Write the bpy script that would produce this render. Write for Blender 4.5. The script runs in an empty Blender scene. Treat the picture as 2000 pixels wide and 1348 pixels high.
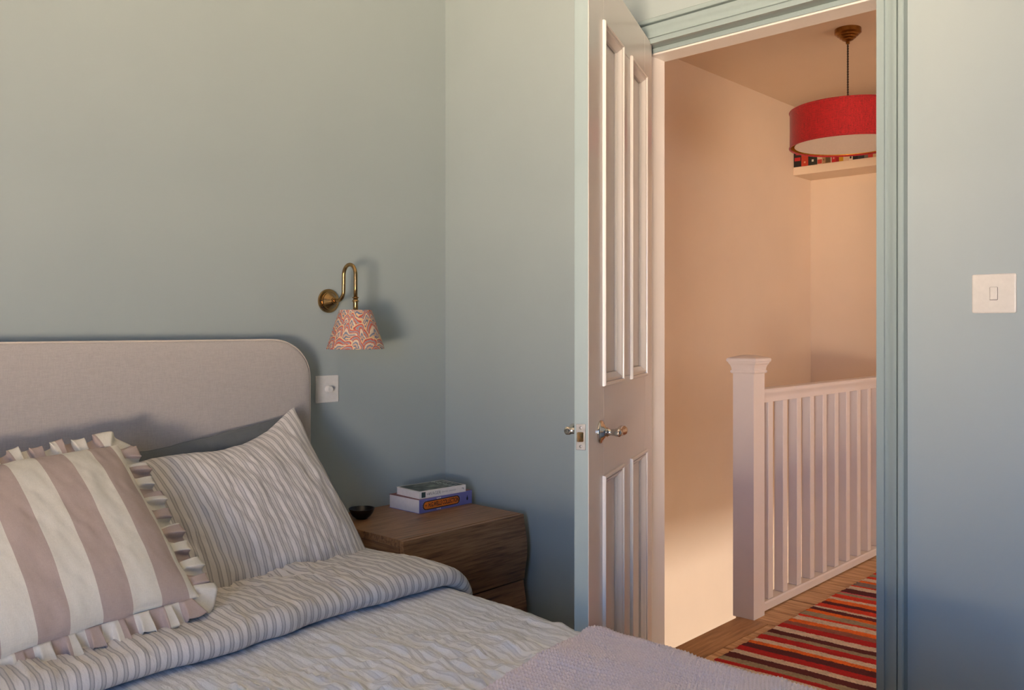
import bpy, bmesh, math
import numpy as np
from mathutils import Vector, Matrix
PI = math.pi
D = bpy.data
SC = bpy.context.scene
COL = SC.collection

# ------------------------------------------------------------------ camera
cam = D.cameras.new('camera'); cam_o = D.objects.new('camera', cam); COL.objects.link(cam_o)
cam_o.location = (-2.126, -2.334, 1.15)
cam_o.rotation_euler = (PI/2, 0, -math.atan2(.728, .686))
cam.sensor_width = 36; cam.lens = 30.6; cam.shift_y = -34/2000; cam.clip_start = .02
SC.camera = cam_o

# ------------------------------------------------------------------ sky and lights
W = D.worlds.new('sky'); SC.world = W; W.use_nodes = True
bg = W.node_tree.nodes['Background']
bg.inputs[0].default_value = (.27, .50, 1.0, 1); bg.inputs[1].default_value = 18.5

def area(name, loc, target, sx, sy, power, col, portal=False, spread=180):
    l = D.lights.new(name, 'AREA'); l.shape = 'RECTANGLE'; l.size = sx; l.size_y = sy
    l.energy = power; l.color = col; l.spread = math.radians(spread)
    o = D.objects.new(name, l); COL.objects.link(o); o.location = loc
    d = Vector(target) - Vector(loc)
    o.rotation_euler = d.to_track_quat('-Z', 'Y').to_euler()
    if portal: l.cycles.is_portal = True
    return o
# daylight through the bedroom window: blue sky (world, sampled through the opening) and the sunlit gardens below it
area('bedroom_window_portal', (-3.72, -2.77, 1.20), (0, -2.77, 1.20), .86, 1.60, 1, (1, 1, 1), portal=True)
area('sunlit_gardens', (-8.95, -7.20, -1.35), (-3.7, -2.75, 1.0), 8.1, 4.0, 16200, (1, .77, .54))
# lamps standing in for daylight at the landing end window and front door glass
area('landing_window_light', (1.75, -4.42, 1.25), (1.75, 0, 1.25), 2.9, 1.8, 44, (1, .86, .74))
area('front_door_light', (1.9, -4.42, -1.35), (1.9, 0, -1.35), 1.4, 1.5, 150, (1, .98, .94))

vs = SC.view_settings
vs.view_transform = 'Standard'; vs.look = 'None'; vs.gamma = 1; vs.exposure = -.18; vs.use_curve_mapping = False

# ------------------------------------------------------------------ helpers
def srgb(r, g, b):
    f = lambda c: (c/255/12.92) if c/255 <= .04045 else ((c/255+.055)/1.055)**2.4
    return (f(r), f(g), f(b), 1)

class NT:
    def __init__(s, name):
        s.m = D.materials.new(name); s.m.use_nodes = True
        s.t = s.m.node_tree; s.b = s.t.nodes['Principled BSDF']
    def n(s, kind, **kw):
        nd = s.t.nodes.new('ShaderNode'+kind)
        for k, v in kw.items(): setattr(nd, k, v)
        return nd
    def l(s, a, b): s.t.links.new(a, b)
    def coord(s, which='Object', scale=(1, 1, 1)):
        c = s.n('TexCoord'); m = s.n('Mapping'); m.inputs['Scale'].default_value = scale
        s.l(c.outputs[which], m.inputs[0]); return m.outputs[0]
    def noise(s, vec, scale, detail=3, rough=.55):
        t = s.n('TexNoise'); t.inputs['Scale'].default_value = scale
        t.inputs['Detail'].default_value = detail; t.inputs['Roughness'].default_value = rough
        s.l(vec, t.inputs['Vector']); return t.outputs[0]
    def ramp(s, fac, stops, interp='LINEAR'):
        r = s.n('ValToRGB'); r.color_ramp.interpolation = interp; e = r.color_ramp.elements
        while len(e) < len(stops): e.new(.5)
        for i, (p, c) in enumerate(stops): e[i].position = p; e[i].color = c
        s.l(fac, r.inputs[0]); return r.outputs[0]
    def math(s, op, a, b=None):
        m = s.n('Math', operation=op)
        for i, v in enumerate((a, b)):
            if v is None: continue
            if isinstance(v, (int, float)): m.inputs[i].default_value = v
            else: s.l(v, m.inputs[i])
        return m.outputs[0]
    def mix(s, fac, a, b, blend='MIX'):
        m = s.n('MixRGB', blend_type=blend)
        for i, v in enumerate((fac, a, b)):
            if isinstance(v, (int, float)): m.inputs[i].default_value = v
            elif isinstance(v, tuple): m.inputs[i].default_value = v
            else: s.l(v, m.inputs[i])
        return m.outputs[0]
    def bump(s, h, strength=.2, dist=.002):
        b = s.n('Bump'); b.inputs['Strength'].default_value = strength; b.inputs['Distance'].default_value = dist
        s.l(h, b.inputs['Height']); s.l(b.outputs[0], s.b.inputs['Normal'])
    def color(s, v):
        if isinstance(v, tuple): s.b.inputs['Base Color'].default_value = v
        else: s.l(v, s.b.inputs['Base Color'])
    def set(s, **kw):
        for k, v in kw.items(): s.b.inputs[k].default_value = v
        return s

def paint(name, c, rough=.55, var=.05, bump=.08, scale=6, spec=.4):
    t = NT(name); v = t.coord()
    n = t.noise(v, scale, 4)
    lo = tuple(x*(1-var) for x in c[:3])+(1,); hi = tuple(min(1, x*(1+var)) for x in c[:3])+(1,)
    t.color(t.ramp(n, [(.3, lo), (.7, hi)]))
    t.bump(t.noise(v, 160, 3), bump, .001)
    t.set(Roughness=rough); t.b.inputs['Specular IOR Level'].default_value = spec
    return t.m
def gloss_paint(name, c, rough=.3, axis=(16, 16, 2)):
    t = NT(name); n = t.noise(t.coord(scale=axis), 6, 4)
    t.color(t.ramp(n, [(.3, tuple(x*.97 for x in c[:3])+(1,)), (.7, c)]))
    t.bump(n, .09, .0008); t.set(Roughness=rough); return t.m
def metal(name, c, rough=.25, var=True):
    t = NT(name); n = t.noise(t.coord(), 60, 4)
    t.color(t.ramp(n, [(.3, tuple(x*.72 for x in c[:3])+(1,)), (.7, c)]) if var else c)
    t.set(Metallic=1, Roughness=rough); return t.m
def plain(name, c, rough=.6):
    t = NT(name); n = t.noise(t.coord(), 80, 3)
    t.color(t.ramp(n, [(.3, tuple(x*.93 for x in c[:3])+(1,)), (.7, c)])); t.set(Roughness=rough); return t.m
def wood(name, dark, mid, light, axis=(1, 14, 14), scale=5, rough=.5, bump=.25):
    t = NT(name); v = t.coord(scale=axis)
    big = t.noise(v, scale, 5, .6)
    fine = t.noise(t.coord(scale=tuple(a*4 if a > 2 else a*1.5 for a in axis)), scale*2.2, 4, .6)
    f = t.math('ADD', t.math('MULTIPLY', big, .6), t.math('MULTIPLY', fine, .4))
    t.color(t.ramp(f, [(.36, dark), (.5, mid), (.64, light)]))
    t.bump(f, bump, .0015); t.set(Roughness=rough); return t.m
def linen(name, c, var=.1, scale=700, rough=.95, bump=.35):
    t = NT(name)
    a = t.noise(t.coord(scale=(1, .12, 1)), scale, 2); b = t.noise(t.coord(scale=(.12, 1, 1.0)), scale, 2)
    c2 = t.noise(t.coord(scale=(1, 1, .12)), scale, 2)
    f = t.math('MULTIPLY', t.math('ADD', t.math('ADD', a, b), c2), .3333)
    t.color(t.ramp(f, [(.38, tuple(x*(1-var) for x in c[:3])+(1,)), (.62, tuple(min(1, x*(1+var)) for x in c[:3])+(1,))]))
    t.bump(f, bump, .001); t.set(Roughness=rough); t.b.inputs['Sheen Weight'].default_value = .15; return t.m
def stripes(name, base, band, edge, pitch=.02, warp=.0022, bumpy=.5):
    t = NT(name)
    uv = t.n('UVMap'); sep = t.n('SeparateXYZ'); t.l(uv.outputs[0], sep.inputs[0])
    w = t.noise(t.coord('UV', (18, 14, 1)), 2.2, 3)
    u = t.math('ADD', sep.outputs[0], t.math('MULTIPLY', t.math('SUBTRACT', w, .5), warp*2))
    f = t.math('FRACT', t.math('DIVIDE', u, pitch))
    c = t.ramp(f, [(0, base), (.05, edge), (.11, edge), (.15, band), (.34, band), (.38, edge), (.44, edge), (.5, base)])
    g = t.noise(t.coord('UV', (1, 1, 1)), 900, 2)
    c = t.mix(.22, c, t.ramp(g, [(.3, (.55, .55, .55, 1)), (.7, (1, 1, 1, 1))]), 'MULTIPLY')
    t.color(c)
    crinkle = t.noise(t.coord('UV', (60, 26, 1)), 2.4, 4, .6)
    t.bump(crinkle, bumpy, .004); t.set(Roughness=.95); t.b.inputs['Sheen Weight'].default_value = .15; return t.m
def vcol(name, rough=.7, bump=0, bscale=600):
    t = NT(name); a = t.n('VertexColor'); a.layer_name = 'Col'; t.color(a.outputs[0])
    if bump: t.bump(t.noise(t.coord(), bscale, 3), bump, .001)
    t.set(Roughness=rough); return t.m

def link(o, parent=None):
    COL.objects.link(o)
    if parent: o.parent = parent
    return o
def mesh(name, verts, faces, mat, parent=None, smooth=False, uv=None, col=None, auto=None):
    m = D.meshes.new(name); m.from_pydata([tuple(v) for v in verts], [], [tuple(int(i) for i in f) for f in faces])
    for k in (mat if isinstance(mat, (list, tuple)) else [mat]): m.materials.append(k)
    if smooth: m.polygons.foreach_set('use_smooth', [True]*len(m.polygons))
    if uv is not None:
        lay = m.uv_layers.new(name='UVMap'); idx = np.zeros(len(m.loops), int); m.loops.foreach_get('vertex_index', idx)
        lay.data.foreach_set('uv', np.asarray(uv, float)[idx].ravel())
    if col is not None:
        ca = m.color_attributes.new('Col', 'FLOAT_COLOR', 'POINT')
        ca.data.foreach_set('color', np.asarray(col, float).ravel())
    m.update()
    return link(D.objects.new(name, m), parent)
def from_bm(name, bm, mat, parent=None, smooth=False, angle=None):
    m = D.meshes.new(name); bmesh.ops.recalc_face_normals(bm, faces=bm.faces); bm.to_mesh(m); bm.free()
    for k in (mat if isinstance(mat, (list, tuple)) else [mat]): m.materials.append(k)
    if smooth: m.polygons.foreach_set('use_smooth', [True]*len(m.polygons))
    o = link(D.objects.new(name, m), parent)
    if angle: m.set_sharp_from_angle(angle=math.radians(angle))
    return o
def bbox(bm, x0, x1, y0, y1, z0, z1, bev=0, seg=2):
    r = bmesh.ops.create_cube(bm, size=1); v = r['verts']
    for p in v: p.co = Vector((x0+(p.co.x+.5)*(x1-x0), y0+(p.co.y+.5)*(y1-y0), z0+(p.co.z+.5)*(z1-z0)))
    if bev:
        e = list({e for p in v for e in p.link_edges})
        bmesh.ops.bevel(bm, geom=e, offset=bev, segments=seg, affect='EDGES', profile=.6)
def box(name, x0, x1, y0, y1, z0, z1, mat, parent=None, bev=0, seg=2):
    bm = bmesh.new(); bbox(bm, x0, x1, y0, y1, z0, z1, bev, seg)
    return from_bm(name, bm, mat, parent, smooth=bev > 0, angle=35 if bev else None)
def lathe(name, prof, mat, parent=None, seg=40, mtx=None, angle=40, square=False):
    """prof = [(r, h)...] about +Z, or a square section when square"""
    V, Fc = [], []
    n = 4 if square else seg
    for r, h in prof:
        for i in range(n):
            a = 2*PI*i/n + (PI/4 if square else 0); k = r*(math.sqrt(2) if square else 1)
            V.append(Vector((k*math.cos(a), k*math.sin(a), h)))
    for j in range(len(prof)-1):
        for i in range(n):
            Fc.append((j*n+i, j*n+(i+1) % n, (j+1)*n+(i+1) % n, (j+1)*n+i))
    loop = prof[0] == prof[-1]
    if prof[0][0] > 1e-5 and not loop: Fc.append(tuple(range(n))[::-1])
    if prof[-1][0] > 1e-5 and not loop: Fc.append(tuple((len(prof)-1)*n+i for i in range(n)))
    if mtx is not None: V = [mtx @ v for v in V]
    bm = bmesh.new(); bv = [bm.verts.new(v) for v in V]
    for f in Fc: bm.faces.new([bv[i] for i in f])
    bmesh.ops.remove_doubles(bm, verts=bm.verts, dist=1e-6)
    return from_bm(name, bm, mat, parent, smooth=True, angle=angle)
def tube(name, pts, rad, mat, parent=None, seg=14, closed=False):
    pts = [Vector(p) for p in pts]; n = len(pts); V, Fc = [], []
    up = None
    for i, p in enumerate(pts):
        a = pts[i-1] if (i > 0 or closed) else p; b = pts[(i+1) % n] if (i < n-1 or closed) else p
        t = (b-a).normalized()
        if up is None:
            up = t.orthogonal().normalized()
        up = (up - t*up.dot(t)).normalized(); s = t.cross(up)
        r = rad[i] if isinstance(rad, (list, tuple)) else rad
        for k in range(seg):
            ang = 2*PI*k/seg; V.append(p + (up*math.cos(ang)+s*math.sin(ang))*r)
    m = n if closed else n-1
    for i in range(m):
        for k in range(seg):
            j = (i+1) % n
            Fc.append((i*seg+k, i*seg+(k+1) % seg, j*seg+(k+1) % seg, j*seg+k))
    if not closed:
        Fc.append(tuple(range(seg))[::-1]); Fc.append(tuple((n-1)*seg+k for k in range(seg)))
    return mesh(name, V, Fc, mat, parent, smooth=True)
def extrude_profile(name, prof, p0, axis, length, mat, parent=None, U=None, Vv=None, smooth=False):
    """closed polygon prof [(u,v)] swept along axis"""
    ax = Vector(axis); U = Vector(U); Vv = Vector(Vv); p0 = Vector(p0); n = len(prof)
    vs_ = [p0+U*u+Vv*v for u, v in prof]; vs2 = [v+ax*length for v in vs_]
    Fc = [(i, (i+1) % n, n+(i+1) % n, n+i) for i in range(n)]+[tuple(range(n))[::-1], tuple(range(n, 2*n))]
    bm = bmesh.new(); bv = [bm.verts.new(v) for v in vs_+vs2]
    for f in Fc: bm.faces.new([bv[i] for i in f])
    return from_bm(name, bm, mat, parent, smooth=True, angle=25)
def grid_faces(nu, nv, wrap_u=False):
    """index (i*nv + j)"""
    i = np.arange(nu if wrap_u else nu-1)[:, None]; j = np.arange(nv-1)[None, :]
    i2 = (i+1) % nu
    return np.stack([i*nv+j, i2*nv+j, i2*nv+j+1, i*nv+j+1], -1).reshape(-1, 4)
def empty(name, loc=(0, 0, 0), rotz=0):
    o = D.objects.new(name, None); COL.objects.link(o); o.location = loc; o.rotation_euler = (0, 0, rotz); o.empty_display_size = .05
    return o
def tag(o, label, cat=None, group=None, kind=None):
    o['label'] = label
    if cat: o['category'] = cat
    if group: o['group'] = group
    if kind: o['kind'] = kind
    return o
def struct(o, label): return tag(o, label, kind='structure')
rng = np.random.default_rng(7)
LAT = rng.random((256, 256))
def vnoise(x, y, seed=0):
    x = np.asarray(x, float)+seed*17.3; y = np.asarray(y, float)+seed*9.1
    xi = np.floor(x).astype(int); yi = np.floor(y).astype(int); fx = x-xi; fy = y-yi
    fx = fx*fx*fx*(fx*(fx*6-15)+10); fy = fy*fy*fy*(fy*(fy*6-15)+10)
    g = lambda a, b: LAT[a % 256, b % 256]
    return ((g(xi, yi)*(1-fx)+g(xi+1, yi)*fx)*(1-fy)+(g(xi, yi+1)*(1-fx)+g(xi+1, yi+1)*fx)*fy)*2-1
def text_mesh(name, body, size, mat, parent, mtx, align='CENTER', xs=1.0, bold=0, spacing=1.0, extr=.00015):
    c = D.curves.new('t', 'FONT'); c.body = body; c.size = size; c.align_x = align; c.align_y = 'CENTER'
    c.offset = bold; c.space_character = spacing; c.extrude = extr; c.resolution_u = 3
    o = D.objects.new('t', c); COL.objects.link(o); bpy.context.view_layer.update()
    m = D.meshes.new_from_object(o.evaluated_get(bpy.context.evaluated_depsgraph_get()))
    D.objects.remove(o); D.curves.remove(c)
    m.transform(mtx @ Matrix.Diagonal((xs, 1, 1, 1))); m.name = name
    m.materials.clear(); m.materials.append(mat)
    return link(D.objects.new(name, m), parent)

# ------------------------------------------------------------------ materials
M = {}
M['wall'] = paint('wall_paint_grey_green', srgb(154, 165, 167), .55, .02, .10, 3)
M['cream'] = paint('landing_paint_cream', srgb(228, 206, 182), .6, .02, .08, 3)
M['ceil'] = paint('ceiling_white', srgb(232, 228, 220), .7, .02, .05)
M['trim'] = gloss_paint('trim_paint_grey_green', srgb(142, 157, 158), .32)
M['white_gloss'] = gloss_paint('gloss_white_paint', srgb(226, 220, 214), .28)
M['door_white'] = gloss_paint('door_white_paint', srgb(224, 217, 210), .20, (60, 60, 2.5))
M['white_satin'] = paint('satin_white_paint', srgb(226, 218, 213), .4, .02, .05, 10)
M['floor'] = wood('bedroom_floor_wood', srgb(96, 66, 40), srgb(150, 110, 72), srgb(178, 136, 94), (14, 1, 14))
M['board'] = wood('pine_board', srgb(150, 110, 74), srgb(204, 162, 118), srgb(222, 186, 144), (16, 1.2, 16), 4, .6)
M['nosing'] = wood('worn_pine', srgb(130, 94, 60), srgb(168, 126, 84), srgb(190, 148, 104), (1.2, 16, 16), 4, .5)
M['slab'] = paint('plaster', srgb(214, 190, 165), .8)
M['dark'] = plain('dark_gap', srgb(22, 17, 13), .9)
M['oak'] = wood('dark_oak', srgb(84, 57, 38), srgb(134, 97, 66), srgb(162, 124, 90), (1.0, 20, 20), 6, .42, .3)
M['oak_end'] = wood('dark_oak_side', srgb(80, 54, 36), srgb(124, 90, 62), srgb(150, 114, 82), (20, 1.0, 20), 6, .42, .3)
M['brass'] = metal('antique_brass', srgb(176, 142, 96), .26)
M['dbrass'] = metal('dark_brass', srgb(158, 112, 58), .28)
M['chrome'] = metal('polished_nickel', srgb(205, 198, 190), .14, False)
M['steel'] = metal('brushed_steel_plate', srgb(150, 148, 147), .35)
M['plate'] = plain('white_plate', srgb(210, 205, 197), .35)
M['dplate'] = plain('dimmer_plate', srgb(216, 214, 212), .4)
M['screwdark'] = plain('screw_slot', srgb(36, 28, 20), .6)
M['headboard'] = linen('headboard_linen', srgb(172, 166, 163), .09, 520)
M['piping'] = plain('headboard_piping', srgb(206, 196, 186), .9)
M['ticking'] = stripes('ticking_stripe', srgb(212, 207, 203), srgb(190, 185, 182), srgb(158, 155, 154), .0205, .0014, .45)
M['ticking_duvet'] = stripes('ticking_stripe_duvet', srgb(226, 226, 230), srgb(210, 210, 214), srgb(200, 200, 205), .019, .0008, .9)
M['slate'] = linen('slate_cotton', srgb(88, 93, 97), .08, 600)
M['lilac'] = linen('lilac_wool', srgb(214, 203, 208), .06, 900, 1, .3)
M['mattress'] = linen('mattress_white', srgb(225, 222, 216))
M['rug'] = vcol('rug_weave', .95, .6, 420)
M['marble'] = vcol('marbled_paper', .55)
M['cover_art'] = vcol('printed_cover', .4)
M['paper'] = plain('book_paper', srgb(222, 216, 214), .8)
M['bowl'] = plain('dark_bowl', srgb(24, 20, 19), .35)
M['cord'] = plain('brown_cord', srgb(48, 30, 20), .7)
M['redlinen'] = linen('red_lamp_fabric', srgb(156, 6, 14), .4, 260, .8, .6)
M['gold'] = metal('gold_lining', srgb(222, 160, 52), .45)
M['diffuser'] = plain('white_diffuser', srgb(238, 228, 218), .5)

def cushion_mat():
    t = NT('wide_stripe_linen'); uv = t.n('UVMap'); sep = t.n('SeparateXYZ'); t.l(uv.outputs[0], sep.inputs[0])
    cr = srgb(216, 211, 200); pk = srgb(177, 160, 153)
    f = t.math('FRACT', t.math('DIVIDE', sep.outputs[0], .116))
    c = t.ramp(f, [(0, pk), (.5, cr)], 'CONSTANT')
    g1 = t.noise(t.coord('UV', (1, .1, 1)), 900, 2); g2 = t.noise(t.coord('UV', (.1, 1, 1)), 900, 2)
    g = t.math('MULTIPLY', t.math('ADD', g1, g2), .5)
    t.color(t.mix(.3, c, t.ramp(g, [(.35, (.6, .6, .6, 1)), (.65, (1, 1, 1, 1))]), 'MULTIPLY'))
    t.bump(g, .35, .0012); t.set(Roughness=.95); return t.m
M['wide'] = cushion_mat()

# ------------------------------------------------------------------ structure
CEIL = 2.56; WX = -3.6; RY = -4.2            # bedroom x -3.6..0, y -4.2..0
HY = .166; HX = 3.396; HE = -4.4             # landing: x .12..3.396, y -4.4...166
YL, YR, ZT = -.854, -1.546, 1.978            # door opening

struct(box('floor', WX, 0, RY, 0, -.1, 0, M['floor']), 'bedroom wooden floor beneath the bed')
struct(box('ceiling', WX-.12, .06, RY-.12, .12, CEIL, CEIL+.12, M['ceil']), 'white bedroom ceiling')
struct(box('wall_back', WX-.12, 0, 0, .14, -.1, CEIL, M['wall']), 'grey green wall behind the headboard')
struct(box('wall_front', WX-.12, 0, RY-.12, RY, -.1, CEIL, M['wall']), 'grey green bedroom wall behind the camera')
struct(box('ground', -45, -3.75, -45, 40, -3.6, -3.5, paint('unseen_ground', srgb(128, 116, 88), .9, .2, .3, 1)), 'unseen ground added outside the bedroom window to block sky light from below')  # out of view; added so no blue sky light rises from below
def wall_with_hole(name, x0, x1, y0, y1, z0, z1, h, mats, axis='x', side=None):
    """h=(a0,a1,z0,z1) hole; wall normal along axis"""
    bm = bmesh.new(); a0, a1, c0, c1 = h
    if axis == 'x':
        parts = [(y0, a0, z0, z1), (a1, y1, z0, z1), (a0, a1, c1, z1)] + ([(a0, a1, z0, c0)] if c0 > z0 else [])
        for p in parts: bbox(bm, x0, x1, p[0], p[1], p[2], p[3])
    else:
        parts = [(x0, a0, z0, z1), (a1, x1, z0, z1), (a0, a1, c1, z1)] + ([(a0, a1, z0, c0)] if c0 > z0 else [])
        for p in parts: bbox(bm, p[0], p[1], y0, y1, p[2], p[3])
    o = from_bm(name, bm, mats)
    if side:
        for p in o.data.polygons:
            if side(p): p.material_index = 1
    return o
struct(wall_with_hole('wall_right', 0, .12, RY-.12, HY, -.1, CEIL, (YR-.012, YL+.024, -.1, ZT+.012), [M['wall'], M['cream']], 'x',
       lambda p: p.normal.x > .5), 'grey green wall with the open doorway')
WIN = (-3.20, -2.34, .40, 2.00)
struct(wall_with_hole('wall_left', WX-.12, WX, RY, 0, -.1, CEIL, WIN, [M['wall']], 'x'), 'bedroom wall with the window')
def window(name, o, axis, a0, a1, z0, z1, depth, label, sky_blocker=False):
    """simple open timber window frame with glazing bars"""
    r = empty(name, o)
    fw = .05
    def bar(nm, p0, p1, q0, q1):
        if axis == 'x': return box(nm, 0, depth, p0, p1, q0, q1, M['white_gloss'], r, .004)
        return box(nm, p0, p1, 0, depth, q0, q1, M['white_gloss'], r, .004)
    w = a1-a0; h = z1-z0
    bar('frame_side', 0, fw, 0, h); bar('frame_side', w-fw, w, 0, h)
    bar('frame_head', fw, w-fw, h-fw, h); bar('sill', fw, w-fw, 0, fw)
    bar('meeting_rail', fw, w-fw, h/2-.02, h/2+.02)
    if sky_blocker: box('sky_blocker', fw, w-fw, -.016, -.004, fw, h-fw, M['ceil'], r)  # opaque panel added behind the area lamp to keep blue sky light out
    return struct(r, label)
window('window_1', (WX-.10, WIN[0], WIN[2]), 'x', WIN[0], WIN[1], WIN[2], WIN[3], .05, 'white sash window lighting the bedroom')

# landing
struct(box('wall_stairwell', 0, HX+.12, HY, HY+.12, -2.7, CEIL, M['cream']), 'cream stairwell wall beyond the white balustrade')
struct(box('wall_far', HX, HX+.12, HE-.12, HY, -2.7, CEIL, M['cream']), 'cream far wall of the landing below the bookshelf')
struct(box('ceiling_landing', .06, HX+.12, HE-.12, HY+.12, CEIL, CEIL+.12, M['cream']), 'cream landing ceiling with the pendant lamp')
struct(wall_with_hole('wall_landing_end', .12, HX, HE-.12, HE, -.2, CEIL, (.3, 3.2, .35, 2.15), [M['cream']], 'y'), 'cream end wall of the landing')
window('window_2', (.3, HE-.1, .35), 'y', .3, 3.2, .35, 2.15, .05, 'white window at the end of the landing', True)
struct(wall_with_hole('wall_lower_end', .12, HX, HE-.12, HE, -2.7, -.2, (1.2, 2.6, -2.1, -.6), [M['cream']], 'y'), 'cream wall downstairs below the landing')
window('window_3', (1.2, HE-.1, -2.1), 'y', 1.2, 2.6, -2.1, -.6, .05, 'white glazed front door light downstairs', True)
struct(box('wall_lower_side', 0, .12, HE-.12, HY, -2.7, -.1, M['cream']), 'cream wall downstairs under the bedroom wall')
struct(box('floor_lower', .12, HX, HE, HY, -2.8, -2.7, M['slab']), 'downstairs hall floor')
fl = struct(box('floor_landing', .12, HX, HE, -.605, -.22, -.022, M['dark']), 'pine floorboards of the landing')
# floorboards: individual boards running across the landing
edges = [.12, .165, .332, .503, .672, .843, 1.015, 1.190, 1.372, 1.540, 1.703, 1.873, 2.042, 2.213, 2.384, 2.556, 2.728, 2.9, 3.07, 3.24, HX]
bmesh_cache = {}
for i in range(len(edges)-1):
    x0, x1 = edges[i]+.0022, edges[i+1]-.0042
    yend = -.7425 if x1 < 1.02 else -.600
    gap = .007 if i == 7 else 0
    b = box('board', x0, x1-gap, HE, yend, -.022, float(rng.uniform(-.0015, .0008)), M['board'], fl, .002, 1)
# worn nosing board along the stair edge
box('nosing', .12, 1.012, -.7405, -.615, -.03, .002, M['nosing'], fl, .006, 2)
# winding steps dropping away behind the nosing
for k in range(3):
    struct(box('stair_tread', .12, 1.0, -.60+.22*k, min(HY, -.38+.22*k), -.40-.2*k, -.20*(k+1), M['nosing']), 'worn pine stair tread below the landing edge, number %s down' % ['one', 'two', 'three'][k])

# door lining (rebated) : painted grey-green to the room, white towards the landing
ln = struct(empty('trim_1', (0, YL, 0)), 'door lining with a stop, white on the landing side')
oy = YL
def lbox(nm, x0, x1, y0, y1, z0, z1, mat): return box(nm, x0, x1, y0-oy, y1-oy, z0, z1, mat, ln, .0015, 1)
lbox('jamb', 0, .12, YL+.012, YL+.024, 0, ZT+.012, M['white_gloss'])
lbox('jamb', 0, .12, YR-.012, YR, 0, ZT+.012, M['trim'])
lbox('head', 0, .12, YR, YL+.012, ZT, ZT+.012, M['trim'])
lbox('stop', .040, .122, YL-.001, YL+.012, 0, ZT-.016, M['white_gloss'])
lbox('stop', .040, .125, YR, YR+.014, 0, ZT-.016, M['trim'])
lbox('stop_head', .046, .125, YR+.014, YL, ZT-.018, ZT, M['white_gloss'])
lbox('stop_head', .040, .0455, YR, YL, ZT-.014, ZT, M['trim'])
sp = box('strike_plate', .004, .032, YR-.001-oy, YR+.0035-oy, .885, .945, M['steel'], ln, .001, 1)
# architrave
prof = [(-.004, 0), (-.004, .012), (.010, .012), (.0105, .0185), (.016, .0185), (.0165, .0115), (.026, .0135), (.034, .0175), (.041, .0205), (.046, .0215),
        (.0465, .0130), (.0500, .0130), (.0505, .0265), (.0525, .0285), (.0610, .0285), (.0640, .0265), (.0640, 0)]
st = []
for w, t in prof:
    st.append([(-t, YR-w+.002, 0), (-t, YR-w+.002, ZT+w), (-t, YL+w, ZT+w), (-t, YL+w, 0)])
n = len(prof); V = [Vector(st[i][k]) for k in range(4) for i in range(n)]
Fc = [(k*n+i, k*n+i+1, (k+1)*n+i+1, (k+1)*n+i) for k in range(3) for i in range(n-1)] + [tuple(range(n)), tuple(range(3*n, 4*n))[::-1]]
bm = bmesh.new(); bv = [bm.verts.new(v) for v in V]
for f in Fc: bm.faces.new([bv[i] for i in f])
struct(from_bm('trim_2', bm, M['trim'], None, True, 25), 'moulded grey green architrave around the doorway')

# door leaf -----------------------------------------------------------
DW, DH, DT = .686, 1.975, .033
door = struct(empty('door_1', (-.004, YL, .006), math.radians(270-67.3)), 'open four panel door, white on this face, with a grey green edge')
def dpart(nm, x0, x1, z0, z1, y0=0, y1=DT):
    o = box(nm, x0, x1, y0, y1, z0, z1, [M['trim'], M['door_white']], door, .0012, 1)
    for p in o.data.polygons:
        if p.normal.y > .5: p.material_index = 1
    return o
PX = [(.087, .282), (.372, .566)]; PZ = [(.19, .800), (1.008, 1.858)]
ins = .012
dpart('stile', 0, PX[0][0]+ins, 0, DH); dpart('stile', PX[1][1]-ins, DW, 0, DH)
for z0, z1 in [(0, PZ[0][0]+ins), (PZ[0][1]-ins, PZ[1][0]+ins), (PZ[1][1]-ins, DH)]:
    dpart('rail', PX[0][0]+ins, PX[1][1]-ins, z0, z1)
for z0, z1 in PZ: dpart('muntin', PX[0][1]-ins, PX[1][0]+ins, z0+ins, z1-ins)
mprof = [(0, 0), (.0002, .005), (.002, .0078), (.006, .0080), (.0085, .0062), (.009, .0020), (.0115, .0020), (.012, .0046), (.016, .0030), (.023, -.004), (.0275, -.0065), (.028, -.0125), (.031, -.0125)]
def moulding(nm, x0, x1, z0, z1, face, sgn, mat):
    k = len(mprof); V = []
    for cx, cz, sx, sz in ((x0, z0, 1, 1), (x1, z0, -1, 1), (x1, z1, -1, -1), (x0, z1, 1, -1)):
        for w, t in mprof: V.append((cx+sx*w, face+sgn*t, cz+sz*w))
    Fc = [(c*k+i, c*k+i+1, ((c+1) % 4)*k+i+1, ((c+1) % 4)*k+i) for c in range(4) for i in range(k-1)]
    bm = bmesh.new(); bv = [bm.verts.new(v) for v in V]
    for f in Fc: bm.faces.new([bv[i] for i in f])
    o = from_bm(nm, bm, mat, door, True, 22)
    return o
for x0, x1 in PX:
    for z0, z1 in PZ:
        o = dpart('panel', x0+.01, x1-.01, z0+.01, z1-.01, .013, .0205)
        moulding('panel_moulding', x0, x1, z0, z1, DT, 1, M['door_white'])
        moulding('panel_moulding', x0, x1, z0, z1, 0, -1, M['trim'])
for hz in (.2, 1.0, 1.75):
    tube('hinge', [(-.003, -.004, hz), (-.003, -.004, hz+.08)], .005, M['trim'], door, 10)
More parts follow.
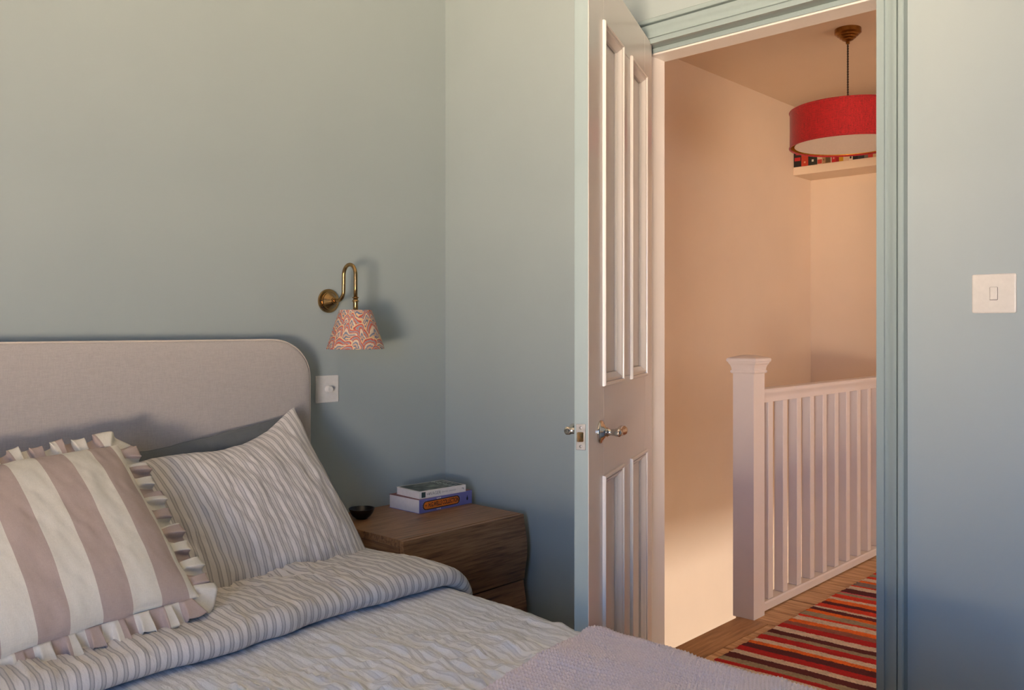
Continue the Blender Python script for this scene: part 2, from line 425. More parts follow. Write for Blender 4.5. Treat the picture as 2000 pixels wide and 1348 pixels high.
# lever handles
HW, HZ = .590, .905
def handle(sgn):
    base = Vector((HW, DT if sgn > 0 else 0, HZ))
    m = Matrix.Translation(base) @ Matrix.Rotation(-sgn*PI/2, 4, 'X')
    h = lathe('lever_handle', [(.0262, 0), (.0268, .002), (.0262, .0045), (.024, .0065), (.019, .0078), (.0155, .0115), (.0110, .0135), (.0098, .016), (.0112, .018), (.0085, .0205), (.0072, .026), (.0080, .035), (.0098, .038), (.0098, .047), (.006, .051), (0, .052)],
               M['chrome'], door, 36, m, 50)
    m2 = Matrix.Translation(base+Vector((.016, sgn*.0425, 0))) @ Matrix.Rotation(-PI/2, 4, 'Y')
    lathe('lever', [(0, 0), (.0052, .0004), (.0056, .0015), (.0056, .008), (.0085, .010), (.0100, .016), (.0092, .024), (.0070, .032), (.0072, .040), (.0100, .050), (.0122, .057), (.0118, .064), (.009, .068), (0, .070)],
          M['chrome'], h, 28, m2, 50)
    return h
handle(1); handle(-1)
lp = box('latch_plate', DW-.0006, DW+.0012, .0045, .0265, HZ-.030, HZ+.027, M['steel'], door, .0004, 1)
lp['label'] = 'steel latch plate with two screws'
for dz in (-.022, .019):
    lathe('screw', [(0, 0), (.0034, 0), (.0034, .0006), (.0024, .0012), (0, .0012)], M['steel'], lp, 14, Matrix.Translation((DW+.0010, .0155, HZ+dz)) @ Matrix.Rotation(PI/2, 4, 'Y'))
bm = bmesh.new(); bbox(bm, DW, DW+.010, .009, .0225, HZ-.0115, HZ+.0095, .0015, 1)
for v in bm.verts:
    if v.co.x > DW+.004 and v.co.y > .016: v.co.x -= .004
from_bm('latch_bolt', bm, M['brass'], lp, True, 40)

# ------------------------------------------------------------------ balustrade
bal = tag(empty('balustrade', (1.053, -.638, 0)), 'white balustrade with square newel post along the stairwell', 'balustrade')
def brel(x): return x-1.053
nw = lathe('newel_post', [(.045, 0), (.045, .985)], M['white_satin'], bal, 4, None, 30, True)
lathe('newel_cap', [(.045, .968), (.0500, .9685), (.0525, .9715), (.0530, .9760), (.0520, .9795), (.0490, .9810), (.0492, .9860), (.0510, .9940), (.0540, 1.002), (.0585, 1.0085), (.0590, 1.0130), (.0625, 1.0140), (.0645, 1.0190), (.0640, 1.0250), (.0615, 1.0285), (.0560, 1.031), (.022, 1.040), (0, 1.042)], M['white_satin'], nw, 4, None, 12, True)
xr0, xr1 = brel(1.098), brel(HX)
hp = [(-.021, .846), (.021, .846), (.021, .862), (.023, .872), (.028, .880), (.031, .888), (.031, .894), (.027, .900), (.016, .903), (-.016, .903), (-.027, .900), (-.031, .894), (-.031, .888), (-.028, .880), (-.023, .872), (-.021, .862)]
extrude_profile('handrail', hp, (xr0, 0, 0), (1, 0, 0), xr1-xr0, M['white_satin'], bal, (0, 1, 0), (0, 0, 1))
bp = [(-.030, .006), (.030, .006), (.030, .034), (.026, .040), (-.026, .040), (-.030, .034)]
extrude_profile('base_rail', bp, (xr0, 0, 0), (1, 0, 0), xr1-xr0, M['white_satin'], bal, (0, 1, 0), (0, 0, 1))
bm = bmesh.new(); bbox(bm, 0, .041, -.0205, .0205, .04, .847, .002, 1)
b0 = from_bm('baluster', bm, M['white_satin'], bal, True, 35); b0.location.x = brel(1.180)
for k in range(1, 17):
    o = b0.copy(); COL.objects.link(o); o.parent = bal; o.location.x = brel(1.180+.1306*k)

# ------------------------------------------------------------------ rug
RX = [.30, .345, .39, .43, .475, .52, .549, .586, .632, .669, .714, .762, .79, .824, .874, .905, .944, .988, 1.038, 1.08, 1.118, 1.166, 1.19, 1.24, 1.275, 1.311, 1.332, 1.379, 1.416, 1.46, 1.487, 1.538, 1.572, 1.583, 1.647, 1.695, 1.713, 1.774, 1.805, 1.855, 1.894, 1.946, 1.972, 1.999, 2.04, 2.09, 2.13, 2.18, 2.22, 2.27]
cR, cO, cC, cM, cG, cB, cP, cV, cE = (172, 14, 16), (224, 104, 28), (208, 190, 170), (84, 24, 30), (150, 138, 112), (140, 84, 70), (206, 76, 96), (128, 110, 104), (208, 54, 26)
RC = [cO, cC, cM, cO, cC, cR, cG, cM, cC, cR, cM, cO, cC, cR, cG, cM, cC, cR, cB, cO, cC, cE, cG, cO, cM, cC, cE, cM, cO, cC, cE, cG, cP, cM, cC, cE, cV, cO, cC, cE, cG, cE, cM, cC, cO, cR, cG, cM, cC]
def make_rug():
    nx, ny = 640, 200
    xs = np.linspace(RX[0], RX[-1], nx); ys = np.linspace(-.787, -1.487, ny)
    Xg, Yg = np.meshgrid(xs, ys, indexing='ij')
    d = -.787-Yg
    edge = .004*vnoise(Xg*60, Yg*0, 3)
    zz = .0085 + .0012*np.sin(Xg*2*PI/.0085+Yg*40) * np.sin(Yg*2*PI/.011) + .0015*vnoise(Xg*7, Yg*7, 4)
    Xw = Xg + .075*d + .004*np.sin(Yg*5)           # stripes lie a little askew on the boards
    Yw = Yg + edge*(1-np.clip(d/.1, 0, 1))
    sx = Xg + .0016*vnoise(Xg*90, Yg*60, 5)
    idx = np.clip(np.searchsorted(RX, sx)-1, 0, len(RC)-1)
    lin = np.array([srgb(*c) for c in RC]); col = lin[idx]
    sp = (1+.22*vnoise(Xg*260, Yg*150, 6)+.12*vnoise(Xg*40, Yg*25, 9))[..., None]
    col = np.clip(col*sp, 0, 1); col[..., 3] = 1
    V = np.stack([Xw, Yw, zz], -1).reshape(-1, 3)
    Fc = grid_faces(nx, ny)[:, ::-1]
    # skirt so that the rug has thickness
    ring = list(range(0, nx*ny, ny)) + [(nx-1)*ny+j for j in range(1, ny)] + [i*ny+ny-1 for i in range(nx-2, -1, -1)] + list(range(ny-2, 0, -1))
    base = len(V); low = V[ring].copy(); low[:, 2] = .0012
    V = np.vstack([V, low]); n = len(ring)
    sk = [(ring[i], ring[(i+1) % n], base+(i+1) % n, base+i) for i in range(n)]
    colf = np.vstack([col.reshape(-1, 4), col.reshape(-1, 4)[ring]])
    o = mesh('rug', V, np.vstack([Fc, np.array(sk)]), M['rug'], None, True, None, colf)
    return tag(o, 'flat woven runner striped in red, orange, cream and maroon', 'rug')
make_rug()

# ------------------------------------------------------------------ bookshelf and books on the landing
SX = 3.138; SZ0, SZ1 = 2.118, 2.170
sh = box('wall_shelf', SX, HX, -1.8, HY, SZ0, SZ1, M['cream'], None, .002, 1)
tag(sh, 'high cream painted shelf on the landing wall carrying books', 'shelf')
BE = [.164, .114, .068, .010, -.023, -.041, -.077, -.082, -.109, -.128, -.155, -.188, -.213, -.245, -.283, -.305, -.334, -.365, -.395]
BK = [((20, 16, 18), 'black paperback with red title, leftmost on the high shelf', [((214, 160, 60), .14, .166, .7), ((180, 170, 160), .10, .125, .6), ((170, 20, 30), .075, .09, .5), ((190, 30, 30), .038, .06, .8)]),
      ((190, 56, 30), 'orange paperback with a black upper half on the high shelf', [((18, 15, 17), .08, .175, 1.0), ((190, 150, 140), .092, .135, .7), ((220, 150, 110), .02, .03, .25)]),
      ((28, 34, 30), 'thick dark green paperback with small white badge on the high shelf', [((150, 150, 120), .10, .13, .55), ((220, 214, 200), .022, .036, .22)]),
      ((214, 190, 164), 'cream paperback with red foot beside the thick dark green book', [((190, 60, 44), .004, .03, .9), ((150, 110, 90), .05, .15, .3)]),
      ((176, 134, 92), 'thin tan book on the high shelf', [((110, 76, 50), .02, .03, .5)]),
      ((160, 120, 74), 'olive tan book with dark mottled foot on the high shelf', [((96, 74, 44), .004, .05, .8), ((200, 170, 120), .08, .13, .5)]),
      ((226, 210, 190), 'very thin white booklet on the high shelf', []),
      ((196, 26, 34), 'bright red book with pale lettering on the high shelf', [((224, 150, 140), .02, .12, .35)]),
      ((160, 20, 28), 'deep red book beside the yellow one on the high shelf', [((200, 90, 80), .09, .12, .4)]),
      ((206, 158, 24), 'yellow book on the high shelf', [((150, 100, 20), .03, .04, .4)]),
      ((222, 194, 164), 'cream book right of the yellow one on the high shelf', [((170, 130, 100), .03, .11, .25)]),
      ((228, 212, 192), 'white book with black lettering on the high shelf', [((30, 24, 24), .01, .14, .45)]),
      ((20, 20, 26), 'black book at the middle of the high shelf', [((90, 80, 80), .02, .03, .3)]),
      ((44, 46, 56), 'dark blue grey book with a pale picture on the high shelf', [((140, 140, 150), .05, .09, .9), ((190, 180, 170), .03, .045, .4)]),
      ((118, 106, 96), 'narrow grey book on the high shelf', [((30, 28, 30), .03, .05, .5)]),
      ((198, 54, 46), 'coral red book near the right of the high shelf', [((230, 170, 150), .03, .10, .3)]),
      ((206, 172, 132), 'beige book with a small dark badge on the high shelf', [((40, 34, 30), .02, .03, .4)]),
      ((60, 30, 26), 'dark maroon book at the right end of the visible row', [((190, 160, 140), .03, .11, .4)])]
hts = [.178, .178, .178, .172, .168, .17, .165, .176, .176, .17, .172, .174, .178, .178, .17, .176, .172, .174]
for i, (c, lab, marks) in enumerate(BK):
    y1, y0 = BE[i]-.0006, BE[i+1]+.0006; w = y1-y0; h = hts[i]; dep = .125
    r = tag(empty('book', (SX+.006, (y0+y1)/2, SZ1)), lab, 'book', 'books on the high landing shelf')
    m = plain('book_cover', srgb(*c), .5)
    t = min(.002, w*.2)
    bm = bmesh.new(); bbox(bm, 0, .003, -w/2, w/2, 0, h); bbox(bm, .003, dep, -w/2, -w/2+t, 0, h); bbox(bm, .003, dep, w/2-t, w/2, 0, h)
    from_bm('cover', bm, m, r)
    box('pages', .003, dep-.004, -w/2+t, w/2-t, .003, h-.003, M['paper'], r)
    for mc, a, b, fr in marks:
        box('spine_print', -.0004, .0002, -w/2*fr, w/2*fr, a, b, plain('spine_print', srgb(*mc), .5), r)

# ------------------------------------------------------------------ pendant lamp
pl = tag(empty('pendant_lamp', (1.954, -.669, 2.0)), 'red drum pendant lamp with brass rose and twisted cord', 'lamp')
zc = CEIL-2.0
def fl_(pr): return [(r, zc-h) for r, h in pr]
lathe('ceiling_rose', fl_([(.059, 0), (.060, .002), (.060, .020), (.0575, .0225), (.0485, .0285), (.0480, .0320), (.0465, .0330), (.0375, .0385), (.0370, .0420), (.0355, .0430), (.0260, .0485), (.0255, .0515), (.0240, .0525), (.012, .0580), (.0085, .0590), (.0085, .070), (0, .072)]), M['dbrass'], pl, 48, None, 12)
tz = np.linspace(zc-.068, .10, 120)
for s in (0, PI):
    tube('cord', [(.0022*math.cos(z*260+s), .0022*math.sin(z*260+s), z) for z in tz], .0024, M['cord'], pl, 8)
zt, zb, R0 = .180, .008, .262
lathe('shade', [(R0, zb), (R0, zt), (R0-.002, zt), (R0-.002, zb), (R0, zb)], M['redlinen'], pl, 96, None, 30)
lathe('lining', [(R0-.0025, zb+.006), (R0-.0025, zt-.003), (R0-.0035, zt-.003), (R0-.0035, zb+.006), (R0-.0025, zb+.006)], M['gold'], pl, 96, None, 30)
for z in (zb+.002, zt-.002): tube('rim', [(R0*math.cos(a), R0*math.sin(a), z) for a in np.linspace(0, 2*PI, 97)[:-1]], .0038, M['redlinen'], pl, 8, True)
lathe('diffuser', [(0, zb+.006), (.2390, zb+.006), (.2405, zb+.008), (.2390, zb+.011), (0, zb+.011)], M['diffuser'], pl, 96, None, 40)
for a in (0, 2*PI/3, 4*PI/3):
    tube('spoke', [(.008*math.cos(a), .008*math.sin(a), zt-.01), (R0*math.cos(a), R0*math.sin(a), zt-.01)], .0018, M['dbrass'], pl, 8)
lathe('lamp_holder', [(.018, zt-.075), (.02, zt-.07), (.02, zt-.01), (.012, zt), (.005, zt+.008)], M['dbrass'], pl, 24)

# ------------------------------------------------------------------ light switch and dimmer
def rplate(name, w, h, t, r, mat, parent, mtx, bev=.0012):
    pts = []
    for cx, cy, a0 in ((w/2-r, h/2-r, 0), (-w/2+r, h/2-r, PI/2), (-w/2+r, -h/2+r, PI), (w/2-r, -h/2+r, 3*PI/2)):
        for k in range(7): a = a0+k*PI/12; pts.append((cx+r*math.cos(a), cy+r*math.sin(a)))
    n = len(pts); V = []
    for s, z in ((1, 0), (1, t-bev), (1-bev*1.2/(w/2), t-bev*.3), (1-bev*2.4/(w/2), t)):
        V += [mtx @ Vector((x*s, y*s, z)) for x, y in pts]
    Fc = [(k*n+i, k*n+(i+1) % n, (k+1)*n+(i+1) % n, (k+1)*n+i) for k in range(3) for i in range(n)]+[tuple(range(n))[::-1], tuple(3*n+i for i in range(n))]
    return mesh(name, V, Fc, mat, parent, False)
sw = tag(empty('light_switch', (0, -1.792, 1.225)), 'square white light switch on the wall right of the doorway', 'switch')
mB = Matrix(((0, 0, -1, 0), (-1, 0, 0, 0), (0, 1, 0, 0), (0, 0, 0, 1)))     # local x -> -Y, y -> Z, z -> -X
rplate('plate', .088, .086, .006, .004, M['plate'], sw, mB)
rplate('rocker_surround', .0165, .0290, .0062, .002, M['screwdark'], sw, mB, .0002)
o = rplate('rocker', .0150, .0275, .0088, .0015, M['plate'], sw, mB @ Matrix.Rotation(math.radians(-3), 4, 'X'))
dm = tag(empty('dimmer_switch', (-.511, 0, .954)), 'white dimmer switch with round knob beside the headboard', 'switch')
mA = Matrix(((1, 0, 0, 0), (0, 0, -1, 0), (0, 1, 0, 0), (0, 0, 0, 1)))      # local z -> -Y
rplate('plate', .086, .086, .005, .003, M['dplate'], dm, mA)
lathe('knob', [(.0105, .005), (.0105, .0075), (.0096, .0085), (.0094, .022), (.0084, .0236), (0, .0238)], M['dplate'], dm, 28, mA, 35)

# ------------------------------------------------------------------ wall lamp
wl = tag(empty('wall_lamp', (-.507, 0, 1.235)), 'brass swan neck wall lamp with marbled paper shade', 'lamp')
rs = lathe('wall_rose', [(.0372, 0), (.0380, .001), (.0380, .0070), (.0370, .0085), (.0300, .0092), (.0297, .0130), (.0288, .0142), (.0262, .0146), (.0240, .0175), (.0190, .0240), (.0140, .0310), (.0112, .0345), (.0112, .0400), (.0104, .0412), (.0080, .0414), (.0080, .047), (0, .047)], M['brass'], wl, 48, mA, 14)
for a in (PI, PI*1.22):
    lathe('screw', [(0, 0), (.0030, 0), (.0026, .0012), (0, .0014)], M['screwdark'], rs, 12, mA @ Matrix.Translation((.0335*math.cos(a), .0335*math.sin(a), .0102)))
pts = [(0, -.040, 0), (0, -.050, 0)]
for k in range(0, 9): a = k*(PI/2-.06)/8; pts.append((0, -.055-.030*math.sin(a), .030*(1-math.cos(a))))
rA = .0305; zA = .0785
pts.append((0, -.0853, .05))
for k in range(0, 17): a = k*PI/16; pts.append((0, -.1165+rA*math.cos(a), zA+rA*1.05*math.sin(a)))
pts += [(0, -.147, .04), (0, -.147, .006)]
tube('arm', pts, .0060, M['brass'], wl, 18)
lathe('collar', [(.0062, .010), (.0100, .0085), (.0105, .007), (.0080, .005), (.0068, .0025), (.0085, -.0005), (.0108, -.003), (.0108, -.0045), (.0076, -.006), (.0076, -.034), (.0064, -.036)], M['brass'], wl, 28, Matrix.Translation((0, -.147, 0)), 45)
lathe('lamp_holder', [(.0076, -.030), (.014, -.034), (.015, -.04), (.015, -.085), (.012, -.088), (0, -.088)], M['brass'], wl, 24, Matrix.Translation((0, -.147, 0)), 45)
def make_shade():
    nu, nv = 640, 190; rt, rb, z1, z0 = .0495, .0885, -.031, -.150
    u = np.linspace(0, 1, nu, endpoint=False); v = np.linspace(0, 1, nv); U, Vv = np.meshgrid(u, v, indexing='ij')
    r = rb+(rt-rb)*Vv; ang = U*2*PI
    P = np.stack([r*np.cos(ang), -.147+r*np.sin(ang), z0+(z1-z0)*Vv], -1).reshape(-1, 3)
    # peacock marbling: overlapping fans drawn row over row with combed scallops
    s = U*10.0; t = Vv*3.4
    s = s + .42*vnoise(U*0+np.cos(ang)*2.2+9, np.sin(ang)*2.2+Vv*2.4, 11); t = t + .45*vnoise(np.cos(ang)*2.0+3, np.sin(ang)*2.0+Vv*2.6+5, 12)
    best = np.full(U.shape, 1e9); fan = np.zeros(U.shape); angl = np.zeros(U.shape); cid = np.zeros(U.shape)
    row0 = np.floor(t).astype(int)
    for dr in (2, 1, 0, -1):
        for dc in (-1, 0, 1):
            rr = row0-dr; cc = np.floor(s)+dc; cx = cc+.5+(rr % 2)*.5; cy = rr
            dx = (s-cx); dy = (t-cy); dist = np.sqrt((dx*1.25)**2+(dy*.78)**2)
            ok = (dist < .98) & (dy > -.05)
            pick = ok & (cy*1.0 < best)
            best = np.where(pick, cy, best); fan = np.where(pick, dist, fan); angl = np.where(pick, np.arctan2(dx, dy), angl); cid = np.where(pick, cc*7+rr*13, cid)
    k = fan*6.4-.9*np.sqrt(np.abs(np.cos(angl*3.6)))*np.clip(fan*1.6, 0, 1)+.16*vnoise(s*4, t*3, 13)+6+.37*(cid % 3)
    pal = np.array([srgb(178, 70, 58), srgb(204, 172, 132), srgb(88, 100, 130), srgb(184, 146, 122), srgb(110, 120, 142), srgb(196, 180, 158), srgb(176, 88, 74), srgb(126, 130, 144)])
    ki = np.floor(k*1.5).astype(int) % 8
    C = pal[ki]; line = (np.abs((k*1.5) % 1-.02) < .12)
    C = np.where(line[..., None], np.array(srgb(190, 164, 142)), C)
    C = C*(1+.1*vnoise(s*14, t*14, 15))[..., None]; C = np.clip(C, 0, 1); C[..., 3] = 1
    Fc = grid_faces(nu, nv, True)
    o = mesh('shade', P, Fc, [M['marble'], M['diffuser']], wl, True, None, C.reshape(-1, 4))
    sol = o.modifiers.new('thickness', 'SOLIDIFY'); sol.thickness = .0012; sol.offset = -1; sol.material_offset = 1; sol.material_offset_rim = 0
    return o
make_shade()

# ------------------------------------------------------------------ bedside table
NX0, NX1, NY0, NY1, NZ = -.560, -.062, -.424, -.012, .551
ns = tag(empty('bedside_table', (NX0, NY0, 0)), 'dark oak bedside table with handleless drawers in the corner', 'table')
w_ = NX1-NX0; dp = NY1-NY0
box('top', 0, w_, 0, dp, NZ-.022, NZ, M['oak'], ns, .0012, 1)
box('side', 0, .02, .002, dp, .06, NZ-.022, M['oak_end'], ns, .001, 1)
box('side', w_-.02, w_, .002, dp, .06, NZ-.022, M['oak_end'], ns, .001, 1)
box('back', .02, w_-.02, dp-.012, dp, .06, NZ-.022, M['oak'], ns)
box('bottom', .02, w_-.02, .01, dp-.012, .06, .08, M['oak'], ns)
box('plinth', .03, w_-.03, .04, dp-.02, 0, .06, M['dark'], ns)
def drawer(z0, z1):
    H = z1-z0; prof = []
    for k in range(15):
        f = k/14; out = .018 + .0145*math.sin(PI*min(1, f*1.02))**1.5 - .003*f
        prof.append((-out, z0+H*f))
    prof += [(-.0005, z1), (-.0005, z0)]
    d = extrude_profile('drawer', prof, (.0, 0, 0), (1, 0, 0), w_+.002, M['oak'], ns, (0, 1, 0), (0, 0, 1))
    box('drawer_box', .025, w_-.025, 0, dp-.03, z0+.02, z1-.04, M['oak_end'], d)
drawer(.343, NZ-.0015); drawer(.132, .338); box('drawer', 0, w_+.002, -.018, -.001, .062, .128, M['oak'], ns, .002, 1)

# books on the bedside table -------------------------------------------
def basis(rot, z=0): return Matrix.Rotation(rot, 4, 'Z')
wells = tag(empty('book', (-.294, -.199, NZ), math.radians(.8)), 'thick blue violet paperback with orange oval title, bottom of the bedside pile', 'book', 'books on the bedside table')
L1, D1, T1 = .238, .152, .0445
m_v = plain('violet_cover', srgb(112, 112, 172), .45); m_o = plain('orange_title', srgb(226, 118, 34), .5); m_k = plain('black_print', srgb(24, 20, 20), .5); m_w = plain('white_print', srgb(226, 220, 214), .5); m_b = plain('brown_red_cover', srgb(122, 66, 58), .5)
box('spine', 0, L1, 0, .0025, 0, T1, m_v, wells, .0006, 1)
box('front_cover', 0, L1, .0025, D1, T1-.0012, T1, m_b, wells); box('back_cover', 0, L1, .0025, D1, 0, .0012, m_v, wells)
box('pages', .0015, L1-.0015, .0025, D1-.002, .0012, T1-.0012, M['paper'], wells)
def stadium(name, x0, x1, z0, z1, y, mat, parent, thick=.0003):
    r = (z1-z0)/2; pts = [(x1-r+r*math.cos(a), (z0+z1)/2+r*math.sin(a)) for a in np.linspace(-PI/2, PI/2, 14)]+[(x0+r+r*math.cos(a), (z0+z1)/2+r*math.sin(a)) for a in np.linspace(PI/2, 3*PI/2, 14)]
    n = len(pts); V = [(x, y, z) for x, z in pts]+[(x, y+thick, z) for x, z in pts]
    Fc = [tuple(range(n)), tuple(range(n, 2*n))[::-1]]+[(i, n+i, n+(i+1) % n, (i+1) % n) for i in range(n)]
    return mesh(name, V, Fc, mat, parent)
stadium('title_border', .014, .180, .0075, .0365, -.0004, m_k, wells)
stadium('title_plate', .018, .176, .0105, .0335, -.0007, m_o, wells)
for k in range(9):
    for xx, zz in ((.030-.017*math.sin(PI*k/8), .022+.0150*math.cos(PI*k/8)), (.164+.017*math.sin(PI*k/8), .022+.0150*math.cos(PI*k/8))):
        lathe('title_dot', [(0, 0), (.0007, 0), (.0007, .0003), (0, .0003)], m_w, wells, 6, Matrix.Translation((xx, -.0009, zz)) @ Matrix.Rotation(PI/2, 4, 'X'))
for zz in (.0395, .0045):
    for dx in (-.007, 0, .007):
        lathe('scroll_mark', [(0, 0), (.0022, 0), (.0022, .0003), (0, .0003)], m_w, wells, 10, Matrix.Translation((.084+dx, -.0005, zz)) @ Matrix.Rotation(PI/2, 4, 'X'))
front = Matrix.Rotation(PI/2, 4, 'X')      # text in XZ plane facing -Y
text_mesh('title_lettering', 'H.G.WELLS COLLECTION', .0205, m_k, wells, Matrix.Translation((.1065, -.0009, .0222)) @ front, xs=.585, bold=.0004)
text_mesh('title_lettering', 'THE', .0072, m_k, wells, Matrix.Translation((.0270, -.0009, .0222)) @ front, xs=.8)
# little bird emblem
pts = [(0, 0), (.004, -.001), (.0065, .003), (.006, .008), (.0038, .0105), (.0042, .014), (.0028, .016), (.0012, .0145), (.0014, .011), (-.0008, .008), (-.001, .003)]
mesh('emblem', [(.212+x, -.0006, .014+z) for x, z in pts], [tuple(range(len(pts)))], m_k, wells)

wager = tag(empty('book', (-.286, -.189, NZ+T1), math.radians(-3.6)), 'white spined paperback with dark green sea cover, top of the bedside pile', 'book', 'books on the bedside table')
L2, D2, T2 = .196, .126, .0235
box('spine', 0, L2, 0, .002, 0, T2, m_w, wager, .0006, 1)
box('back_cover', 0, L2, .002, D2, 0, .0009, m_w, wager); box('pages', .001, L2-.001, .002, D2-.002, .0009, T2-.0009, M['paper'], wager)
box('front_cover', 0, L2, .002, D2, T2-.0009, T2, m_w, wager)
def cover_art():
    nx, ny = 120, 80; xs = np.linspace(.007, L2-.006, nx); ys = np.linspace(.006, D2-.006, ny); Xg, Yg = np.meshgrid(xs, ys, indexing='ij')
    n = vnoise(Xg*28+Yg*14, Yg*60-Xg*30, 21)*.6+vnoise(Xg*70, Yg*110, 22)*.4
    f = np.clip(.35+.65*n+.5*np.exp(-((Xg-.105)/.04)**2-((Yg-.055)/.03)**2)-.35*np.abs(Xg-.1)/.08, 0, 1)[..., None]
    C = np.array(srgb(26, 38, 36))*(1-f)+np.array(srgb(140, 150, 138))*f; C[..., 3] = 1
    V = np.stack([Xg, Yg, Xg*0+T2+.0003], -1).reshape(-1, 3)
    return mesh('cover_picture', V, grid_faces(nx, ny), M['cover_art'], wager, False, None, C.reshape(-1, 4))
cover_art()
m_c = plain('pale_title', srgb(206, 214, 206), .5)
up = Matrix(((0, -1, 0, .150), (1, 0, 0, D2/2), (0, 0, 1, T2+.0006), (0, 0, 0, 1)))
text_mesh('cover_title', 'WAGER', .036, m_c, wager, up, xs=.95, bold=-.0004)
up2 = Matrix(((0, -1, 0, .176), (1, 0, 0, D2/2), (0, 0, 1, T2+.0006), (0, 0, 0, 1)))
text_mesh('cover_author', 'DAVID GRANN', .0115, m_c, wager, up2)
box('spine_picture', .009, .025, -.0004, .0001, .003, .0205, plain('spine_picture', srgb(44, 62, 60), .5), wager)
m_g = plain('grey_print', srgb(104, 110, 112), .5)
text_mesh('spine_title', 'WAGER', .0155, m_g, wager, Matrix.Translation((.063, -.0004, .0118)) @ front, xs=.92, bold=-.0002)
text_mesh('spine_title', 'THE', .0072, m_g, wager, Matrix.Translation((.036, -.0004, .0118)) @ front)
text_mesh('spine_author', 'DAVID GRANN', .0078, plain('pale_print', srgb(168, 168, 168), .5), wager, Matrix.Translation((.122, -.0004, .0118)) @ front, spacing=1.15)
mesh('publisher_mark', [(.178, -.0004, .013), (.186, -.0004, .013), (.186, -.0004, .0145), (.178, -.0004, .0145), (.184, -.0004, .009), (.186, -.0004, .009), (.186, -.0004, .013), (.184, -.0004, .013)], [(0, 1, 2, 3), (4, 5, 6, 7)], m_g, wager)

bw = lathe('bowl', [(0, 0), (.018, 0), (.020, .003), (.029, .010), (.036, .020), (.0405, .032), (.0392, .0325), (.034, .021), (.027, .012), (.016, .006), (0, .005)], M['bowl'], None, 40, None, 50)
bw.location = (-.462, -.118, NZ); tag(bw, 'small dark bowl on the bedside table', 'bowl')

# ------------------------------------------------------------------ bed
XC = -1.40
bed = tag(empty('bed', (XC, 0, 0)), 'double bed with grey linen upholstered headboard', 'bed')
def headboard():
    hw, top, bot, yf, yb = .771, 1.115, .30, -.092, -.018
    ax_, az_ = .135, .115
    out = []
    for k in range(25):
        a = PI/2*k/24; out.append((hw-ax_+ax_*math.sin(a)**.95 if a > 0 else hw-ax_, top-az_+az_*math.cos(a)))
    right = [(x, z) for x, z in out]+[(hw, bot)]
    poly = [(-x, z) for x, z in reversed(right)]+right
    n = len(poly); V = []; rings = []
    cx, cz = 0, (top+bot)/2
    for inset, y in ((0, yb), (0, yf+.012), (.003, yf+.004), (.009, yf), (.030, yf-.003)):
        rings.append(len(V))
        for x, z in poly:
            sx = (abs(x)-inset)/max(abs(x), 1e-6); V.append((x*sx, y, z-inset*(1 if z > bot+.01 else 0)*((z-bot)/(top-bot))))
    Fc = []
    for k in range(len(rings)-1):
        for i in range(n): Fc.append((rings[k]+i, rings[k]+(i+1) % n, rings[k+1]+(i+1) % n, rings[k+1]+i))
    Fc.append(tuple(range(n))[::-1]); Fc.append(tuple(rings[-1]+i for i in range(n)))
    bm = bmesh.new(); bv = [bm.verts.new(v) for v in V]
    for f in Fc: bm.faces.new([bv[i] for i in f])
    hb = from_bm('headboard', bm, M['headboard'], bed, True, 50)
    tube('piping', [(x*.9985, yf+.0075, z-.0005) for x, z in poly], .0024, M['piping'], hb, 8)
headboard()
for sx in (-1, 1): box('headboard_leg', sx*.6-.04, sx*.6+.04, -.05, -.02, 0, .32, M['dark'], bed)
box('base', -.74, .74, -2.04, -.096, .10, .27, M['headboard'], bed, .02, 3)
box('mattress', -.72, .72, -2.03, -.098, .271, .455, M['mattress'], bed, .03, 3)
for sx in (-1, 1):
    for yy in (-1.95, -.2): lathe('leg', [(.025, 0), (.03, .1)], M['oak'], bed, 16, Matrix.Translation((sx*.66, yy, 0)))

# bed clothes follow a common section across the bed: flat top, rounded over both sides and hanging
ZTOP, FH, RAD = .490, .742, .075
def section(a):
    """a = arc length from the bed's centre line -> x, z, nx, nz"""
    a = np.asarray(a, float); s = np.sign(a); c = np.abs(a); q = np.clip((c-FH)/RAD, 0, PI/2)
    hang = np.clip(c-FH-RAD*PI/2, 0, None)
    x = np.minimum(c, FH)+RAD*np.sin(q); z = ZTOP-RAD*(1-np.cos(q))-hang
    return XC+s*x, z, s*np.sin(q), np.cos(q)
def low(a, y): return .008*vnoise(a*3.2, y*3.0, 31)+.007*vnoise(a*6.5, y*3.6, 32)
def crinkle(a, y):
    w = a+.02*vnoise(a*9, y*6, 40)
    r1 = vnoise(w*42, y*11, 33); r2 = vnoise(w*26+y*9, y*17, 34); r3 = vnoise(w*85, y*30, 35); r4 = vnoise(w*14, y*26, 36)
    k = 1.9+1.0*vnoise(a*4, y*4, 37)
    return k*(.0040*(1-2*np.abs(r1)**.8)+.0042*r2+.0013*r3+.0020*(1-2*np.abs(r4)))
